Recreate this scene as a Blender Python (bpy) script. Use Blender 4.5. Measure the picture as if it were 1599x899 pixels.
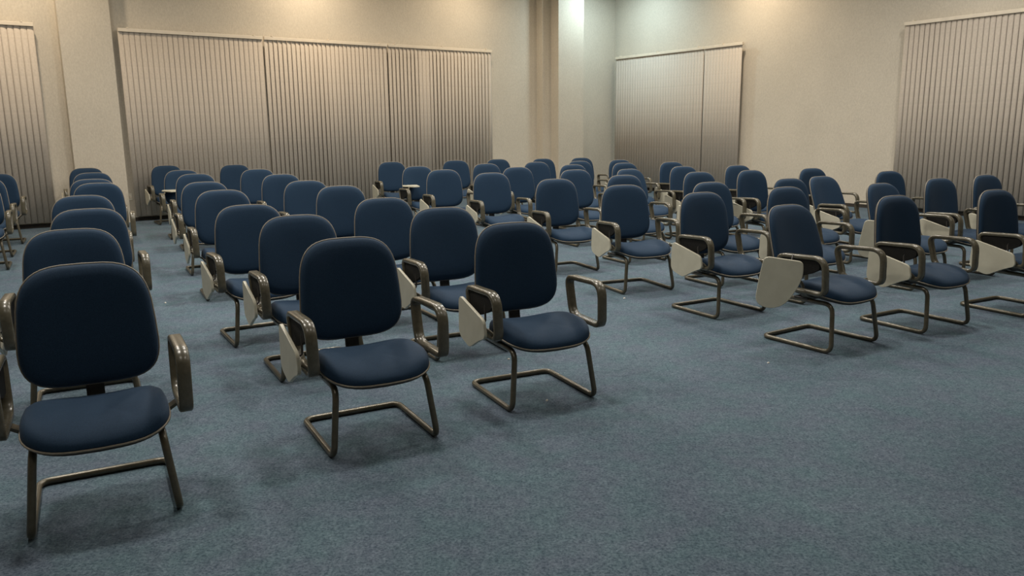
import bpy, bmesh, math, random
from mathutils import Vector, Matrix
random.seed(7)
for o in list(bpy.data.objects): bpy.data.objects.remove(o)
SC = bpy.context.scene
COL = SC.collection
R = math.radians

# ------------------------------------------------------------------ camera
CAM_H, PITCH, ROLL, FOC = 1.443, 0.19695, -0.01115, 1238.56      # focal length in px of a 1599 px wide frame
cam_d = bpy.data.cameras.new('camera'); cam = bpy.data.objects.new('camera', cam_d); COL.objects.link(cam)
cam_d.sensor_width = 36.0; cam_d.sensor_fit = 'HORIZONTAL'; cam_d.lens = 36.0 * FOC / 1599.0
cam_d.clip_start = 0.05; cam_d.clip_end = 100
_r = Vector((1, 0, 0)); _f = Vector((0, math.cos(PITCH), -math.sin(PITCH))); _d = _f.cross(_r)
_r2 = _r * math.cos(ROLL) - _d * math.sin(ROLL); _d2 = _r * math.sin(ROLL) + _d * math.cos(ROLL)
_m = Matrix((_r2, -_d2, -_f)).transposed().to_4x4(); _m.translation = (0, 0, CAM_H)
cam.matrix_world = _m
SC.camera = cam

# ------------------------------------------------------------------ world, exposure
W = bpy.data.worlds.new('world'); SC.world = W; W.use_nodes = True
W.node_tree.nodes['Background'].inputs[0].default_value = (0.02, 0.022, 0.025, 1)
W.node_tree.nodes['Background'].inputs[1].default_value = 1.0
SC.view_settings.view_transform = 'Standard'; SC.view_settings.look = 'None'
SC.view_settings.exposure = 0.0; SC.view_settings.gamma = 1.0; SC.view_settings.use_curve_mapping = False

# ------------------------------------------------------------------ ceiling lamps (position, watts, colour); fixtures are built further down
CEIL = 4.75
WARM, NEUT, COOL = (1.0, 0.81, 0.59), (1.0, 0.93, 0.83), (0.74, 0.94, 1.0)

# ------------------------------------------------------------------ helpers
def tag(o, label=None, cat=None, group=None, kind=None):
    if label: o['label'] = label
    if cat: o['category'] = cat
    if group: o['group'] = group
    if kind: o['kind'] = kind
    return o

def mesh_obj(name, verts, faces, mat, parent=None, smooth=False):
    me = bpy.data.meshes.new(name); me.from_pydata([tuple(v) for v in verts], [], faces); me.update()
    bm = bmesh.new(); bm.from_mesh(me); bmesh.ops.recalc_face_normals(bm, faces=bm.faces); bm.to_mesh(me); bm.free()
    if smooth: me.polygons.foreach_set('use_smooth', [True] * len(me.polygons))
    me.materials.append(mat)
    o = bpy.data.objects.new(name, me); COL.objects.link(o)
    if parent: o.parent = parent
    return o

def empty(name, loc=(0, 0, 0), rz=0.0, parent=None):
    o = bpy.data.objects.new(name, None); COL.objects.link(o); o.location = loc; o.rotation_euler = (0, 0, rz)
    o.empty_display_size = 0.1
    if parent: o.parent = parent
    return o

def copy_tree(o, parent=None):
    c = o.copy(); COL.objects.link(c); c.parent = parent
    for ch in list(o.children): copy_tree(ch, c)
    return c

def box_vf(x0, x1, y0, y1, z0, z1):
    v = [(x, y, z) for z in (z0, z1) for y in (y0, y1) for x in (x0, x1)]
    return v, [(0, 1, 3, 2), (4, 6, 7, 5), (0, 4, 5, 1), (2, 3, 7, 6), (0, 2, 6, 4), (1, 5, 7, 3)]

def bevelled_box(name, dims, mat, parent=None, bev=0.004, segs=2):
    v, f = box_vf(*dims)
    o = mesh_obj(name, v, f, mat, parent)
    bm = bmesh.new(); bm.from_mesh(o.data)
    bmesh.ops.bevel(bm, geom=list(bm.edges), offset=bev, segments=segs, affect='EDGES', profile=0.6)
    bm.to_mesh(o.data); bm.free()
    return o

def fillet(pts, rad, n=5, closed=False):
    pts = [Vector(p) for p in pts]; out = []; N = len(pts)
    for i, p in enumerate(pts):
        if not closed and i in (0, N - 1): out.append(p); continue
        a, b = pts[i - 1], pts[(i + 1) % N]
        r = rad[i] if isinstance(rad, (list, tuple)) else rad
        da, db = (a - p), (b - p)
        la = min(r, da.length * .48); lb = min(r, db.length * .48)
        s, e = p + da.normalized() * la, p + db.normalized() * lb
        for k in range(n + 1):
            t = k / n
            out.append(s * (1 - t) ** 2 + p * 2 * t * (1 - t) + e * t * t)
    return out

def sweep(path, prof, closed=False, ref=Vector((1, 0, 0))):
    """profile points (a, b): a along ref, b along the in-plane normal"""
    N = len(path); M = len(prof); verts = []; faces = []
    for i, p in enumerate(path):
        if closed: t = path[(i + 1) % N] - path[i - 1]
        else: t = path[min(i + 1, N - 1)] - path[max(i - 1, 0)]
        t.normalize()
        a = ref - t * ref.dot(t)
        if a.length < 1e-3: a = Vector((0, 1, 0)) - t * t.y
        a.normalize(); b = t.cross(a)
        for (pa, pb) in prof: verts.append(p + a * pa + b * pb)
    for i in range(N if closed else N - 1):
        j = (i + 1) % N
        for k in range(M):
            l = (k + 1) % M
            faces.append((i * M + k, i * M + l, j * M + l, j * M + k))
    if not closed:
        faces.append(tuple(range(M))); faces.append(tuple((N - 1) * M + k for k in range(M)))
    return verts, faces

def tube(path, r, n=8, closed=False):
    """parallel-transport tube for free 3-D paths"""
    N = len(path); verts = []; faces = []; prev = None
    for i, p in enumerate(path):
        t = (path[(i + 1) % N] - path[i - 1]) if closed else (path[min(i + 1, N - 1)] - path[max(i - 1, 0)])
        t.normalize()
        if prev is None:
            a = Vector((0, 0, 1)) if abs(t.z) < .9 else Vector((1, 0, 0))
        else: a = prev
        a = (a - t * a.dot(t)).normalized(); prev = a; b = t.cross(a)
        for k in range(n):
            w = 2 * math.pi * k / n
            verts.append(p + a * (r * math.cos(w)) + b * (r * math.sin(w)))
    for i in range(N if closed else N - 1):
        j = (i + 1) % N
        for k in range(n):
            l = (k + 1) % n
            faces.append((i * n + k, i * n + l, j * n + l, j * n + k))
    if not closed:
        faces.append(tuple(range(n))); faces.append(tuple((N - 1) * n + k for k in range(n)))
    return verts, faces

# ------------------------------------------------------------------ materials
def new_mat(name):
    m = bpy.data.materials.new(name); m.use_nodes = True
    nt = m.node_tree; return m, nt, nt.nodes['Principled BSDF']

def node(nt, t, **kw):
    n = nt.nodes.new(t)
    for k, v in kw.items():
        if k.startswith('i_'): n.inputs[k[2:].replace('_', ' ')].default_value = v
        else: setattr(n, k, v)
    return n

def noise_mat(name, c1, c2, scale, rough=0.8, bump=0.0, bump_scale=None, metallic=0.0, detail=3, sheen=0.0, spec=0.5, lo=.35, hi=.65):
    m, nt, b = new_mat(name)
    tc = node(nt, 'ShaderNodeTexCoord')
    n1 = node(nt, 'ShaderNodeTexNoise', i_Scale=scale, i_Detail=detail)
    nt.links.new(tc.outputs['Object'], n1.inputs['Vector'])
    cr = node(nt, 'ShaderNodeValToRGB'); cr.color_ramp.elements[0].color = (*c1, 1); cr.color_ramp.elements[1].color = (*c2, 1)
    cr.color_ramp.elements[0].position = lo; cr.color_ramp.elements[1].position = hi
    nt.links.new(n1.outputs['Fac'], cr.inputs['Fac']); nt.links.new(cr.outputs['Color'], b.inputs['Base Color'])
    b.inputs['Roughness'].default_value = rough; b.inputs['Metallic'].default_value = metallic
    b.inputs['Specular IOR Level'].default_value = spec
    if sheen: b.inputs['Sheen Weight'].default_value = sheen; b.inputs['Sheen Roughness'].default_value = .4
    if bump:
        n2 = node(nt, 'ShaderNodeTexNoise', i_Scale=bump_scale or scale, i_Detail=2)
        nt.links.new(tc.outputs['Object'], n2.inputs['Vector'])
        bp = node(nt, 'ShaderNodeBump', i_Strength=bump, i_Distance=.004)
        nt.links.new(n2.outputs['Fac'], bp.inputs['Height']); nt.links.new(bp.outputs['Normal'], b.inputs['Normal'])
    return m

M = {}
M['fabric'] = noise_mat('navy_fabric', (0.0105, 0.030, 0.062), (0.015, 0.040, 0.080), 260, rough=.75, bump=.25, bump_scale=500, sheen=.05, spec=.22)
M['shell'] = noise_mat('back_shell_plastic', (0.030, 0.028, 0.026), (0.042, 0.038, 0.034), 60, rough=.5)
M['metal'] = noise_mat('bronze_grey_painted_metal', (0.092, 0.081, 0.056), (0.114, 0.101, 0.072), 40, rough=.28, metallic=.3)
M['arm'] = noise_mat('olive_grey_arm_plastic', (0.082, 0.073, 0.050), (0.102, 0.092, 0.064), 50, rough=.27, spec=.65)
M['piping'] = noise_mat('beige_piping', (0.22, 0.195, 0.155), (0.28, 0.245, 0.195), 90, rough=.6)
M['tablet'] = noise_mat('cream_laminate', (0.46, 0.44, 0.35), (0.50, 0.48, 0.385), 12, rough=.42)
M['black'] = noise_mat('black_plastic', (0.006, 0.006, 0.006), (0.009, 0.009, 0.008), 50, rough=.7, spec=.2)
M['rail'] = noise_mat('ivory_rail', (0.70, 0.62, 0.50), (0.76, 0.68, 0.55), 8, rough=.45)
M['slat'] = noise_mat('taupe_blind_fabric', (0.455, 0.405, 0.345), (0.50, 0.446, 0.382), 30, rough=.85, bump=.15, bump_scale=160)
M['base'] = noise_mat('dark_foot_strip', (0.028, 0.023, 0.018), (0.04, 0.033, 0.026), 20, rough=.6)
M['ceil'] = noise_mat('off_white_ceiling', (0.56, 0.53, 0.47), (0.60, 0.57, 0.51), 5, rough=.9)
M['white'] = noise_mat('white_plastic', (0.66, 0.62, 0.52), (0.70, 0.66, 0.56), 10, rough=.45)
M['paper'] = noise_mat('paper_scrap', (0.66, 0.64, 0.58), (0.75, 0.72, 0.66), 60, rough=.8)

def wall_material():
    m, nt, b = new_mat('beige_wallpaper')
    tc = node(nt, 'ShaderNodeTexCoord')
    big = node(nt, 'ShaderNodeTexNoise', i_Scale=1.3, i_Detail=3)
    fine = node(nt, 'ShaderNodeTexNoise', i_Scale=46, i_Detail=4, i_Roughness=.65)
    mp = node(nt, 'ShaderNodeMapping'); mp.inputs['Scale'].default_value = (1, 1, .55)
    nt.links.new(tc.outputs['Object'], mp.inputs['Vector'])
    nt.links.new(tc.outputs['Object'], big.inputs['Vector']); nt.links.new(mp.outputs['Vector'], fine.inputs['Vector'])
    cr = node(nt, 'ShaderNodeValToRGB')
    cr.color_ramp.elements[0].position = .3; cr.color_ramp.elements[1].position = .72
    cr.color_ramp.elements[0].color = (0.55, 0.50, 0.415, 1); cr.color_ramp.elements[1].color = (0.66, 0.605, 0.505, 1)
    nt.links.new(fine.outputs['Fac'], cr.inputs['Fac'])
    mx = node(nt, 'ShaderNodeMixRGB', blend_type='MULTIPLY'); mx.inputs['Fac'].default_value = .5
    c2 = node(nt, 'ShaderNodeValToRGB'); c2.color_ramp.elements[0].color = (.86, .86, .86, 1); c2.color_ramp.elements[1].color = (1, 1, 1, 1)
    c2.color_ramp.elements[0].position = .3; c2.color_ramp.elements[1].position = .7
    nt.links.new(big.outputs['Fac'], c2.inputs['Fac'])
    nt.links.new(cr.outputs['Color'], mx.inputs['Color1']); nt.links.new(c2.outputs['Color'], mx.inputs['Color2'])
    nt.links.new(mx.outputs['Color'], b.inputs['Base Color'])
    b.inputs['Roughness'].default_value = .8
    bp = node(nt, 'ShaderNodeBump', i_Strength=.35, i_Distance=.006)
    nt.links.new(fine.outputs['Fac'], bp.inputs['Height']); nt.links.new(bp.outputs['Normal'], b.inputs['Normal'])
    return m
M['wall'] = wall_material()

def carpet_material():
    m, nt, b = new_mat('blue_grey_carpet')
    tc = node(nt, 'ShaderNodeTexCoord')
    def nz(s, d, r=.5):
        n = node(nt, 'ShaderNodeTexNoise', i_Scale=s, i_Detail=d, i_Roughness=r); nt.links.new(tc.outputs['Object'], n.inputs['Vector']); return n
    def ramp(n, a, b_, lo, hi):
        c = node(nt, 'ShaderNodeValToRGB'); c.color_ramp.elements[0].color = (*a, 1); c.color_ramp.elements[1].color = (*b_, 1)
        c.color_ramp.elements[0].position = lo; c.color_ramp.elements[1].position = hi
        nt.links.new(n.outputs['Fac'], c.inputs['Fac']); return c
    speck = nz(88, 4, .8); clump = nz(26, 3, .65); big = nz(1.1, 4, .6); hue = nz(5, 3)
    c1 = ramp(speck, (0.040, 0.068, 0.094), (0.165, 0.222, 0.268), .34, .66)
    c2 = ramp(clump, (.78, .80, .82), (1.14, 1.12, 1.10), .35, .65)
    c3 = ramp(big, (.84, .84, .86), (1.08, 1.08, 1.06), .32, .68)
    c4 = ramp(hue, (1.06, .97, 1.02), (.95, 1.03, 1.0), .35, .65)
    m0 = node(nt, 'ShaderNodeMixRGB', blend_type='MULTIPLY'); m0.inputs['Fac'].default_value = 1
    nt.links.new(c3.outputs['Color'], m0.inputs['Color1']); nt.links.new(c4.outputs['Color'], m0.inputs['Color2']); c3 = m0
    m1 = node(nt, 'ShaderNodeMixRGB', blend_type='MULTIPLY'); m1.inputs['Fac'].default_value = 1
    m2 = node(nt, 'ShaderNodeMixRGB', blend_type='MULTIPLY'); m2.inputs['Fac'].default_value = 1
    nt.links.new(c1.outputs['Color'], m1.inputs['Color1']); nt.links.new(c2.outputs['Color'], m1.inputs['Color2'])
    nt.links.new(m1.outputs['Color'], m2.inputs['Color1']); nt.links.new(c3.outputs['Color'], m2.inputs['Color2'])
    nt.links.new(m2.outputs['Color'], b.inputs['Base Color'])
    b.inputs['Roughness'].default_value = .95; b.inputs['Specular IOR Level'].default_value = .15
    bp = node(nt, 'ShaderNodeBump', i_Strength=.6, i_Distance=.008)
    nt.links.new(speck.outputs['Fac'], bp.inputs['Height']); nt.links.new(bp.outputs['Normal'], b.inputs['Normal'])
    return m
M['carpet'] = carpet_material()

def glow_material(name, col, st):
    m, nt, b = new_mat(name)
    b.inputs['Base Color'].default_value = (.8, .8, .8, 1); b.inputs['Emission Color'].default_value = (*col, 1)
    b.inputs['Emission Strength'].default_value = st
    return m

# ------------------------------------------------------------------ the room
# left wall: blind plane through LA, running along LU; LN points into the room.  right wall: blind plane through RA along RU
LA, LU, LN = Vector((-6.28, 13.29)), Vector((0.8075, 0.5899)), Vector((0.5899, -0.8075))
RA, RU = Vector((2.54, 19.67)), Vector((0.5593, -0.8290)); RN = Vector((-0.8290, -0.5593))
OFF = -0.12                                                      # wall surface behind the blind plane
def LP(s, off, z=0): p = LA + LU * s + LN * off; return Vector((p.x, p.y, z))
def RP(s, off, z=0): p = RA + RU * s + RN * off; return Vector((p.x, p.y, z))
def isect(p, d, q, e):
    c = d.x * e.y - d.y * e.x; w = q - p; t = (w.x * e.y - w.y * e.x) / c; return p + d * t
K = isect(LA + LN * OFF, LU, RA + RN * OFF, RU)                  # room corner
S_K = (K - LA).dot(LU); T_K = (K - RA).dot(RU)
S_END, T_END = -7.5, 19.0
PL = LA + LU * S_END + LN * OFF; PR = RA + RU * T_END + RN * OFF
PB = isect(PL, RU, PR, LU)
poly = [PL, K, PR, PB]

def struct(name, v, f, mat): return tag(mesh_obj(name, v, f, mat), kind='structure')
def slab(name, pts, z0, z1, mat):
    n = len(pts); v = [(p.x, p.y, z0) for p in pts] + [(p.x, p.y, z1) for p in pts]
    f = [tuple(range(n)), tuple(range(n, 2 * n))] + [(i, (i + 1) % n, n + (i + 1) % n, n + i) for i in range(n)]
    return struct(name, v, f, mat)
cen = sum(poly, Vector((0, 0))) / 4
big = [cen + (p - cen) * 1.02 for p in poly]
slab('floor', big, -0.12, 0.0, M['carpet'])
slab('ceiling', big, CEIL, CEIL + .12, M['ceil'])
def wall(name, a, b):
    d = (b - a).normalized(); n = Vector((-d.y, d.x))
    if n.dot(cen - a) > 0: n = -n
    pts = [a - d * .0, b + d * .0, b + n * .15, a + n * .15]
    return slab(name, pts, 0, CEIL, M['wall'])
wall('wall_left', PL, K); wall('wall_right', K, PR); wall('wall_front', PR, PB); wall('wall_rear', PB, PL)

def wall_box(name, P, s0, s1, o0, o1, z0, z1, mat, kind='structure'):
    v = [P(s, o, z) for z in (z0, z1) for o in (o0, o1) for s in (s0, s1)]
    o = mesh_obj(name, v, [(0, 1, 3, 2), (4, 6, 7, 5), (0, 4, 5, 1), (2, 3, 7, 6), (0, 2, 6, 4), (1, 5, 7, 3)], mat)
    if kind: o['kind'] = kind
    return o
# wide pillar on the left wall, stepped column near the corner
wall_box('wall_pillar', LP, -0.84, -0.10, OFF, 0.06, 0, CEIL, M['wall'])
wall_box('wall_column_step', LP, 8.62, 9.60, OFF, 0.10, 0, CEIL, M['wall'])
wall_box('wall_column', LP, 8.86, 9.60, 0.10, 0.36, 0, CEIL, M['wall'])
# thin dark strips along the foot of the walls
wall_box('foot_strip_left', LP, S_END, -0.84, OFF, OFF + .015, 0, .06, M['base'])
wall_box('foot_strip_middle', LP, -0.10, 8.62, OFF, OFF + .015, 0, .06, M['base'])
wall_box('foot_strip_right', RP, T_K + .02, T_END, OFF, OFF + .015, 0, .06, M['base'])
# ------------------------------------------------------------------ vertical blinds: rail + every slat a part of its own
SLAT_W = 0.089
def slat_mesh(z0, z1):
    n = 4; v = []; f = []
    for z in (z0, z1):
        for side in (0, 1):
            for k in range(n + 1):
                t = k / n - .5
                v.append((t * SLAT_W, -.006 * (1 - (2 * t) ** 2) + side * .0014, z))
    a = n + 1
    for k in range(n):
        f.append((k, k + 1, 2 * a + k + 1, 2 * a + k)); f.append((a + k, 3 * a + k, 3 * a + k + 1, a + k + 1))
        f.append((k, a + k, a + k + 1, k + 1)); f.append((2 * a + k, 2 * a + k + 1, 3 * a + k + 1, 3 * a + k))
    f.append((0, 2 * a, 3 * a, a)); f.append((n, a + n, 3 * a + n, 2 * a + n))
    me = bpy.data.meshes.new('slat'); me.from_pydata(v, [], f); me.update()
    me.polygons.foreach_set('use_smooth', [True] * len(me.polygons)); me.materials.append(M['slat'])
    return me
SLAT_ME = slat_mesh(0.0, 2.985)
def blind(P, ang0, s0, s1, tilt, label, group, pitch=.085, skip=None, rail=(0, 0), ztop=3.10):
    r = empty('vertical_blind', P((s0 + s1) / 2, 0, .085), ang0)
    tag(r, label, 'blind', group)
    L = s1 - s0
    bevelled_box('head_rail', (-L / 2 - rail[0], L / 2 + rail[1], -.03, .03, ztop - .045 - .085, ztop + .012 - .085), M['rail'], r, .006)
    for c in [-L / 2 + .15, 0, L / 2 - .15] if L > 1 else [0]:
        bevelled_box('rail_clip', (c - .012, c + .012, -.034, .05, ztop + .008 - .085, ztop + .028 - .085), M['rail'], r, .003)
    n = max(1, int(round(L / pitch))); st = L / n
    for i in range(n):
        x = -L / 2 + (i + .5) * st
        t = tilt(x + L / 2) if callable(tilt) else tilt
        o = bpy.data.objects.new('slat', SLAT_ME); COL.objects.link(o); o.parent = r
        o.location = (x, 0, 0); o.rotation_euler = (0, 0, R(t + random.uniform(-2.0, 2.0)))
    return r
AL = math.atan2(LU.y, LU.x); AR = math.atan2(RU.y, RU.x)
GB = 'taupe vertical blinds hanging along the walls'
blind(LP, AL, -3.5, -1.17, 8, 'taupe vertical blind beyond the wide pillar, away from the corner', GB)
blind(LP, AL, 0.0, 2.345, 5, 'taupe vertical blind hanging directly beside the wide pillar, slats nearly closed', GB)
blind(LP, AL, 2.375, 4.81, lambda x: 14 if x < 1.14 else 10, 'middle taupe vertical blind of the three on the long wall', GB)
blind(LP, AL, 4.83, 7.30, lambda x: 2 if .72 < x < .9 else 14, 'taupe vertical blind nearest the corner column on the long wall', GB)
blind(RP, AR, 0.02, 2.79, 4, 'closed wide vertical blind starting at the room corner', GB, rail=(0, .01))
blind(RP, AR, 2.82, 3.80, 4, 'closed narrow vertical blind next to the bare beige wall', GB, rail=(.01, .03))
blind(RP, AR, 7.18, 11.9, -8, 'vertical blind on the far side of the bare beige wall', GB)

# wall outlet between pillar and blind
ou = empty('wall_outlet', LP(-.05, OFF, .35), AL); tag(ou, 'small white wall outlet low beside the wide pillar', 'outlet')
bevelled_box('cover_plate', (-.035, .035, -.014, .0, 0, .115), M['white'], ou, .004)
bevelled_box('socket', (-.018, .018, -.02, -.012, .035, .08), M['rail'], ou, .003)

# ------------------------------------------------------------------ ceiling downlights
def ring_vf(r0, r1, z0, z1, n=24):
    v = []; f = []
    for k in range(n):
        a = 2 * math.pi * k / n; c, s = math.cos(a), math.sin(a)
        v += [(r0 * c, r0 * s, z0), (r1 * c, r1 * s, z0), (r1 * c, r1 * s, z1), (r0 * c, r0 * s, z1)]
    for k in range(n):
        l = (k + 1) % n
        for q in range(4): f.append((4 * k + q, 4 * k + (q + 1) % 4, 4 * l + (q + 1) % 4, 4 * l + q))
    return v, f
RING_ME = LENS_ME = None
GLOW = {}
def downlight(x, y, watts, col, label, group, spread=150, size=.24):
    r = empty('ceiling_downlight', (x, y, CEIL)); tag(r, label, 'light', group)
    v, f = ring_vf(size / 2, size / 2 + .03, -.025, -.0005); mesh_obj('trim_ring', v, f, M['white'], r, True)
    if col not in GLOW: GLOW[col] = glow_material('lamp_lens', col, 4.0)
    n = 24; vv = [(size / 2 * math.cos(2 * math.pi * k / n), size / 2 * math.sin(2 * math.pi * k / n), -.006) for k in range(n)]
    vv += [(a, b, -.001) for a, b, c in vv]
    ff = [tuple(range(n)), tuple(range(n, 2 * n))] + [(k, (k + 1) % n, n + (k + 1) % n, n + k) for k in range(n)]
    mesh_obj('lens', vv, ff, GLOW[col], r)
    ld = bpy.data.lights.new('downlight_lamp', 'AREA'); ld.shape = 'DISK'; ld.size = size * .95; ld.energy = watts; ld.color = col; ld.spread = R(spread)
    lo = bpy.data.objects.new('downlight_lamp', ld); COL.objects.link(lo); lo.parent = r; lo.location = (0, 0, -.03)
def wp(P, s, off): q = P(s, off); return q.x, q.y
GW = 'downlights washing the walls'
downlight(*wp(LP, 3.2, .9), 56, WARM, 'warm ceiling downlight above the middle blind of the long wall', GW, 178)
downlight(*wp(LP, -1.5, .95), 54, WARM, 'warm ceiling downlight beside the wide pillar', GW, 178)
downlight(*wp(LP, 6.6, 1.0), 42, WARM, 'warm ceiling downlight above the blind nearest the corner column', GW, 178)
downlight(*wp(LP, 9.7, 1.2), 62, COOL, 'cool ceiling downlight in front of the corner column', GW, 178)
downlight(*wp(RP, 4.2, .9), 50, WARM, 'warm ceiling downlight above the narrow closed blind', GW, 178)
downlight(*wp(RP, 8.8, 1.5), 38, NEUT, 'neutral ceiling downlight above the bare beige wall and its far blind', GW, 178)
GR = 'downlights over the room'
u28 = Vector((math.cos(R(28)), math.sin(R(28)))); v28 = Vector((-u28.y, u28.x))
for rc, fn in ((-.6, 'third file, wide-pillar block'), (2.4, 'aisle-side file, wide-pillar block'), (5.4, 'second file, corner-column block'), (8.2, 'fifth file, corner-column block')):
    for dp, rn, wt in ((1.3, 'open carpet before the', 14), (4.6, 'second row,', 62), (7.6, 'fourth row,', 72), (10.6, 'sixth row,', 62)):
        q = u28 * rc + v28 * dp
        downlight(q.x, q.y, wt, NEUT, 'round ceiling downlight over %s %s' % (rn, fn), GR, 170, .6)

# ------------------------------------------------------------------ the chair
def outline(a, b, n, taper, N=44):
    out = []
    for k in range(N):
        t = 2 * math.pi * k / N; c, s = math.cos(t), math.sin(t)
        x = math.copysign(abs(c) ** (2 / n), c) * a; z = math.copysign(abs(s) ** (2 / n), s) * b
        out.append((x * (1 - taper * z / b), z))
    return out
PIV_Y, PIV_Z = .175, .38                                          # recline pivot of the backrest
def back_y(x, z):                                                 # seam surface of the backrest, pivot coordinates
    return .012 + .105 * z + .03 * (z - .25) ** 2 - .55 * x * x
BACK_OUT = [(x, z + .299) for x, z in outline(.25, .246, 3.6, .07)]
def cushion(ol, cx, steps, put):
    """rings of the outline shrunk by f about (cx) and lifted by h"""
    N = len(ol); v = []; f = []
    for (s, h) in steps:
        for (x, z) in ol: v.append(put(cx[0] + (x - cx[0]) * s, cx[1] + (z - cx[1]) * s, h))
    for i in range(len(steps) - 1):
        for k in range(N):
            l = (k + 1) % N; f.append((i * N + k, i * N + l, (i + 1) * N + l, (i + 1) * N + k))
    f.append(tuple((len(steps) - 1) * N + k for k in range(N)))
    f.append(tuple(range(N - 1, -1, -1)))
    return v, f
DOME = [(1.0, 0), (.992, .012), (.97, .022), (.92, .031), (.82, .036), (.62, .038), (.38, .037), (.15, .036)]
SHELL = [(.995, 0), (.985, -.012), (.95, -.02), (.8, -.026), (.5, -.028), (.2, -.028)]

def make_chair():
    root = empty('conference_chair')
    # backrest, origin at its recline pivot
    pb = lambda x, z, h: (x, back_y(x, z) - h, z)
    v, f = cushion(BACK_OUT, (0, .299), DOME, pb)
    back = mesh_obj('backrest', v, f, M['fabric'], root, True); back.location = (0, PIV_Y, PIV_Z)
    v, f = cushion(BACK_OUT, (0, .299), SHELL, pb); mesh_obj('back_shell', v, f, M['shell'], back, True)
    path = [Vector((x * 1.004, back_y(x, z), .299 + (z - .299) * 1.004)) for x, z in BACK_OUT]
    v, f = tube(path, .0038, 6, True); mesh_obj('back_piping', v, f, M['piping'], back, True)
    # seat
    so = outline(.25, .228, 3.2, .04)
    sc = (0, -.082)
    so = [(x, y + sc[1]) for x, y in so]
    def seam(x, y):
        t = min(1, max(0, (-.05 - y) / .25)); return .362 - .034 * t * t + .25 * x * x
    def ps(x, y, h):
        t = min(1, max(0, (-.10 - y) / .2))
        k = max(0, h) / .07
        b_ = min(1, max(0, (y + .02) / .16))
        return (x, y, seam(x, y) + h - .014 * b_ * k - .020 * t * t * k - .012 * k * (1 - min(1, (x / .2) ** 2)) * (1 if y > -.2 else .5))
    TOP = [(1.0, 0), (1.005, .016), (.995, .036), (.965, .052), (.90, .064), (.78, .071), (.55, .073), (.28, .073), (.1, .073)]
    v, f = cushion(so, sc, TOP, ps)
    seat = mesh_obj('seat', v, f, M['fabric'], root, True)
    v, f = cushion(so, sc, [(.995, 0), (.975, -.014), (.9, -.024), (.6, -.028), (.2, -.028)], lambda x, y, h: (x, y, seam(x, y) + h))
    mesh_obj('seat_pan', v, f, M['shell'], seat, True)
    path = [Vector((sc[0] + (x - sc[0]) * 1.006, sc[1] + (y - sc[1]) * 1.006, seam(x, y))) for x, y in so]
    v, f = tube(path, .0045, 6, True); mesh_obj('seat_piping', v, f, M['piping'], seat, True)
    # stem that carries the backrest
    pth = fillet([(0, .02, .33), (0, .205, .335), (0, .222, .52)], .06, 5)
    v, f = sweep(pth, [(-.034, -.006), (.034, -.006), (.034, .006), (-.034, .006)]); mesh_obj('back_support', v, f, M['shell'], root, False)
    # sled base: one bent tube
    z0 = .0155
    left = [(-.215, .10, .318), (-.215, -.235, .318), (-.250, -.272, z0), (-.250, .270, z0)]
    pts = left + [(-x, y, z) for x, y, z in reversed(left)]
    pth = fillet(pts, [0, .06, .055, .055, .055, .055, .06, 0], 6)
    v, f = tube(pth, .0148, 10); mesh_obj('sled_base', v, f, M['metal'], root, True)
    # cross plate below the seat
    bevelled_box('seat_bracket', (-.23, .23, -.06, .05, .318, .336), M['shell'], root, .004, 1)
    # armrests: closed rounded strap rings
    w, t = .0255, .0128
    prof = [(-w, -t * .5), (-w * .8, -t), (w * .8, -t), (w, -t * .5), (w, t * .5), (w * .8, t), (-w * .8, t), (-w, t * .5)]
    for sx in (-1, 1):
        ring = fillet([(sx * .312, .128, .612), (sx * .312, -.232, .624), (sx * .308, -.242, .392), (sx * .305, .062, .398)], [.06, .085, .05, .06], 7, True)
        v, f = sweep(ring, prof, True)
        arm = mesh_obj('armrest', v, f, M['arm'], root, True)
        pth = [Vector(q) for q in ((sx * .306, -.06, .392), (sx * .275, -.055, .372), (sx * .235, -.05, .345), (sx * .19, -.045, .332))]
        v, f = sweep(pth, [(-.028, -.006), (.028, -.006), (.028, .006), (-.028, .006)], ref=Vector((0, 1, 0))); mesh_obj('arm_bracket', v, f, M['metal'], arm)
    return root

def plate(pts, th, rad):
    """rounded polygon plate in the (forward, up) plane, thickness along local x"""
    ol = fillet([(0, a, b) for a, b in pts], rad, 5, True); n = len(ol); e = .003
    cy = sum(p.y for p in ol) / n; cz = sum(p.z for p in ol) / n
    v = []
    for (x, s) in ((-th / 2, e), (-th / 2 + e, 0), (th / 2 - e, 0), (th / 2, e)):
        for p in ol:
            d = Vector((0, cy - p.y, cz - p.z)); d = d.normalized() * s
            v.append((x, p.y + d.y, p.z + d.z))
    f = [tuple(range(n)), tuple(range(3 * n, 4 * n))]
    for i in range(3):
        for k in range(n):
            l = (k + 1) % n; f.append((i * n + k, i * n + l, (i + 1) * n + l, (i + 1) * n + k))
    return v, f
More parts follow.
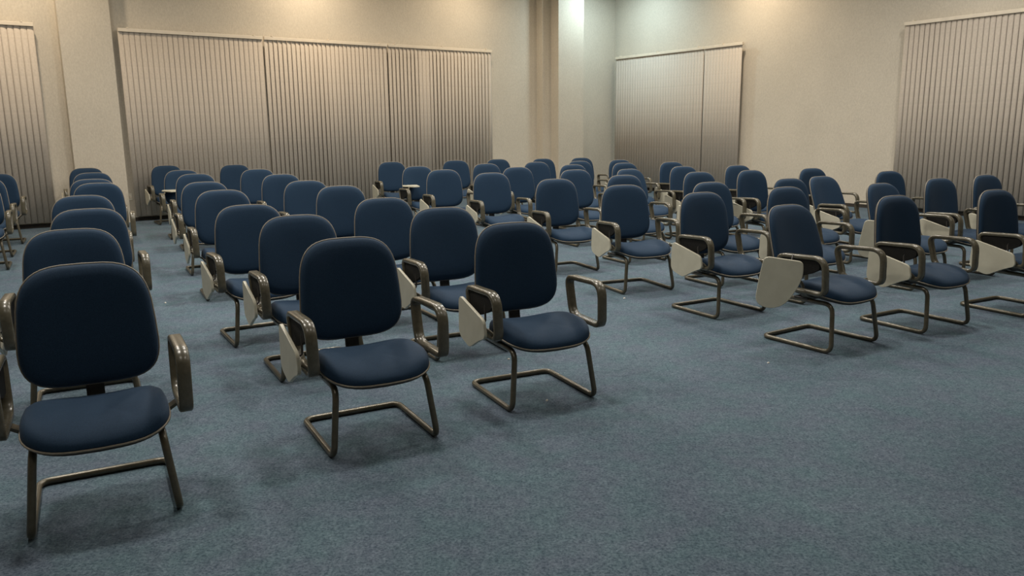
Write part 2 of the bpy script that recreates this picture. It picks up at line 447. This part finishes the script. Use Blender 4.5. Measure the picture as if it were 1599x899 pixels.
# tablet outline relative to its hinge point (forward = -y)
HY, HZ = -.17, .44
TAB = [(.140, .570), (-.185, .492), (-.205, .400), (-.130, .372), (.005, .303), (.150, .345)]
TAB_HANG = [(.055, .595), (-.185, .57), (-.19, .46), (-.10, .285), (.01, .245), (.10, .285), (.085, .43)]
def tablet_parts(root, mode):
    """mode: side = folded down beside the arm, hang = hanging swung outwards, flat = raised over the lap"""
    pts = TAB_HANG if mode == 'hang' else TAB
    rad = [.045, .03, .03, .03, .03, .05] if mode != 'hang' else [.04, .03, .08, .10, .08, .05, .10]
    v, f = plate([(a - HY, b - HZ) for a, b in pts], .017, rad)
    o = mesh_obj('writing_tablet', v, f, M['tablet'], root)
    hx = -.362
    o.location = (hx, HY, HZ)
    if mode == 'hang': o.location = (-.385, HY + .065, HZ + .03); o.rotation_euler = (0, 0, R(34))
    if mode == 'flat':
        o.location = (-.17, -.15, .655); o.rotation_euler = (0, R(90), 0)
        pth = [Vector(q) for q in ((.03, -.02, -.135), (.012, .0, -.135), (.012, .03, .02))]
    # bracket between tablet and lower arm, and the little pivot rod inside the arm ring
    if mode != 'flat':
        pth = fillet([(.006, .0, .0), (.03, -.01, -.012), (.056, -.02, -.045)], .02, 4)
        v, f = tube(pth, .011, 8); mesh_obj('tablet_bracket', v, f, M['metal'], o, True)
        pth = fillet([(.006, .05, .02), (.035, .05, .025), (.04, .065, .10), (.048, .05, .165)], .015, 4)
        v, f = tube(pth, .006, 6); mesh_obj('pivot_rod', v, f, M['shell'], o, True)
    else:
        v, f = tube([Vector(q) for q in ((.012, .0, -.10), (.03, .0, -.14), (.20, .0, -.135))], .009, 8); mesh_obj('tablet_bracket', v, f, M['metal'], o, True)
    return o

def add_mount(root):
    """black mechanism plate that fills the upper part of the tablet-side arm ring"""
    arm = [c for c in root.children if c.name.startswith('armrest')][0]
    v, f = plate([(.105, .602), (-.195, .612), (-.205, .555), (-.14, .520), (-.02, .480), (.085, .475)], .026, .02)
    o = mesh_obj('tablet_mechanism', [(x - .312, y, z) for x, y, z in v], f, M['black'], arm)
chair0 = make_chair()
add_mount(chair0)
TABS = {}
ROWN = ['front', 'second', 'third', 'fourth', 'fifth', 'sixth', 'seventh', 'last']
FILE = {3: ('aisle-side', 'wide-pillar'), 2: ('second', 'wide-pillar'), 1: ('third', 'wide-pillar'), 0: ('fourth', 'wide-pillar'),
        4: ('aisle-side', 'corner-column'), 5: ('second', 'corner-column'), 6: ('third', 'corner-column'), 7: ('fourth', 'corner-column'), 8: ('fifth', 'corner-column')}
# file, row: x, y, facing angle, recline, tablet
CH = {
(0,5):(-5.84,8.65),(0,6):(-6.36,9.58),(0,7):(-6.94,10.75),
(1,0):(-1.643,2.979,27.7),(1,1):(-2.34,4.18),(1,2):(-2.88,5.4),(1,3):(-3.58,6.65),(1,4):(-4.36,8.41,25),(1,5):(-4.81,9.18),(1,6):(-5.62,10.76),(1,7):(-6.54,12.36),
(2,0):(-0.711,3.689,28.2),(2,1):(-1.25,4.8),(2,2):(-1.802,5.586,31),(2,3):(-2.55,7.12),(2,4):(-3.19,8.39),(2,5):(-3.97,10.13),(2,6):(-4.59,11.24,28,0,'flat'),(2,7):(-5.56,13.04,34),
(3,0):(0.103,4.255,25.7),(3,1):(-0.37,5.2),(3,2):(-0.9,6.05),(3,3):(-1.55,7.53),(3,4):(-2.11,8.42),(3,5):(-2.77,9.81),(3,6):(-3.53,11.29),(3,7):(-4.44,13.01),
(4,0):(2.106,5.276,33,10.6,'hang'),(4,1):(1.653,6.245,29.3),(4,2):(1.128,7.195,21.8),(4,3):(0.56,8.22,24),(4,4):(-0.15,9.57,25),(4,5):(-0.81,10.51,25),(4,6):(-1.28,11.66,28,0,'flat'),(4,7):(-1.94,13.47,25),
(5,0):(2.978,5.735,29),(5,1):(2.5,6.73),(5,2):(2.02,7.46),(5,3):(1.37,8.79),(5,4):(0.93,10.12),(5,5):(0.19,11.01),(5,6):(-0.28,12.28),(5,7):(-0.89,13.82,20),
(6,0):(3.99,6.18),(6,1):(3.63,7.23,31,9,'hang'),(6,2):(2.92,7.88),(6,3):(2.328,9.281),(6,4):(1.757,10.483,34,10),(6,5):(1.02,11.62),(6,6):(0.513,12.715),(6,7):(-0.13,14.176),
(7,1):(4.325,7.665),(7,2):(3.665,8.65,31,15),(7,3):(3.024,9.525),(7,4):(2.454,10.727),(7,5):(1.84,12.028),(7,6):(1.225,12.93),(7,7):(0.679,14.21),
(8,1):(5.045,8.105),(8,2):(4.455,9.01),(8,3):(3.88,9.84),(8,4):(3.224,10.833),(8,5):(2.582,12.187),(8,6):(1.94,13.3),(8,7):(1.385,14.436),
}
first = True
for (fi, ro), d in CH.items():
    x, y = d[0], d[1]; a = d[2] if len(d) > 2 else 28; rec = d[3] if len(d) > 3 else 0; mode = d[4] if len(d) > 4 else 'side'
    c = chair0 if first else copy_tree(chair0)
    first = False
    c.location = (x, y, 0); c.rotation_euler = (0, 0, R(a + (random.uniform(-1.2, 1.2) if len(d) == 2 else 0)))
    for ch in c.children:
        if ch.name.startswith('backrest'): ch.rotation_euler = (R(-rec), 0, 0)
    fn, blk = FILE[fi]
    extra = {'side': '', 'hang': 'swung-out tablet, ', 'flat': 'raised tablet, '}[mode] + ('reclined back, ' if rec and mode == 'side' else '')
    rown = 'front row' if ro == 0 else ('last row' if ro == 7 else ROWN[ro] + ' row from front')
    filn = 'aisle-side file' if fn == 'aisle-side' else fn + ' file from aisle'
    tag(c, 'navy armchair, %s%s, %s, %s block' % (extra, rown, filn, blk), 'chair', 'rows of navy tablet-arm chairs')
    CH[(fi, ro)] = c; c['_m'] = mode
for key, c in CH.items():
    mode = c['_m']; del c['_m']
    if mode not in TABS: TABS[mode] = tablet_parts(c, mode)
    else: copy_tree(TABS[mode], c)

# ------------------------------------------------------------------ paper scraps on the carpet
def scrap(x, y, s, label):
    v = [(-s, -s * .6, .002), (s * .8, -s * .5, .004), (s, s * .6, .003), (-s * .7, s * .7, .007), (0, 0, .010)]
    b = [(p[0], p[1], .0) for p in v[:4]]
    o = mesh_obj('paper_scrap', v + b, [(0, 1, 4), (1, 2, 4), (2, 3, 4), (3, 0, 4), (5, 6, 7, 8), (0, 1, 6, 5), (1, 2, 7, 6), (2, 3, 8, 7), (3, 0, 5, 8)], M['paper'])
    o.location = (x, y, .0); o.rotation_euler = (0, 0, random.uniform(0, 6)); tag(o, label, 'paper scrap', 'paper scraps on the carpet')
scrap(-.026, 4.895, .009, 'tiny paper scrap on the carpet behind the front-row chair beside the aisle')
scrap(.181, 4.097, .009, 'tiny paper scrap on the carpet inside the sled base of a front-row chair')
scrap(.971, 6.71, .011, 'tiny paper scrap on the aisle carpet before the third-row chair')
scrap(-3.01, 6.736, .011, 'tiny paper scrap on the carpet of the narrow gap between second and third files')
scrap(1.591, 4.748, .008, 'tiny paper scrap on the aisle carpet before the chair with swung-out tablet')
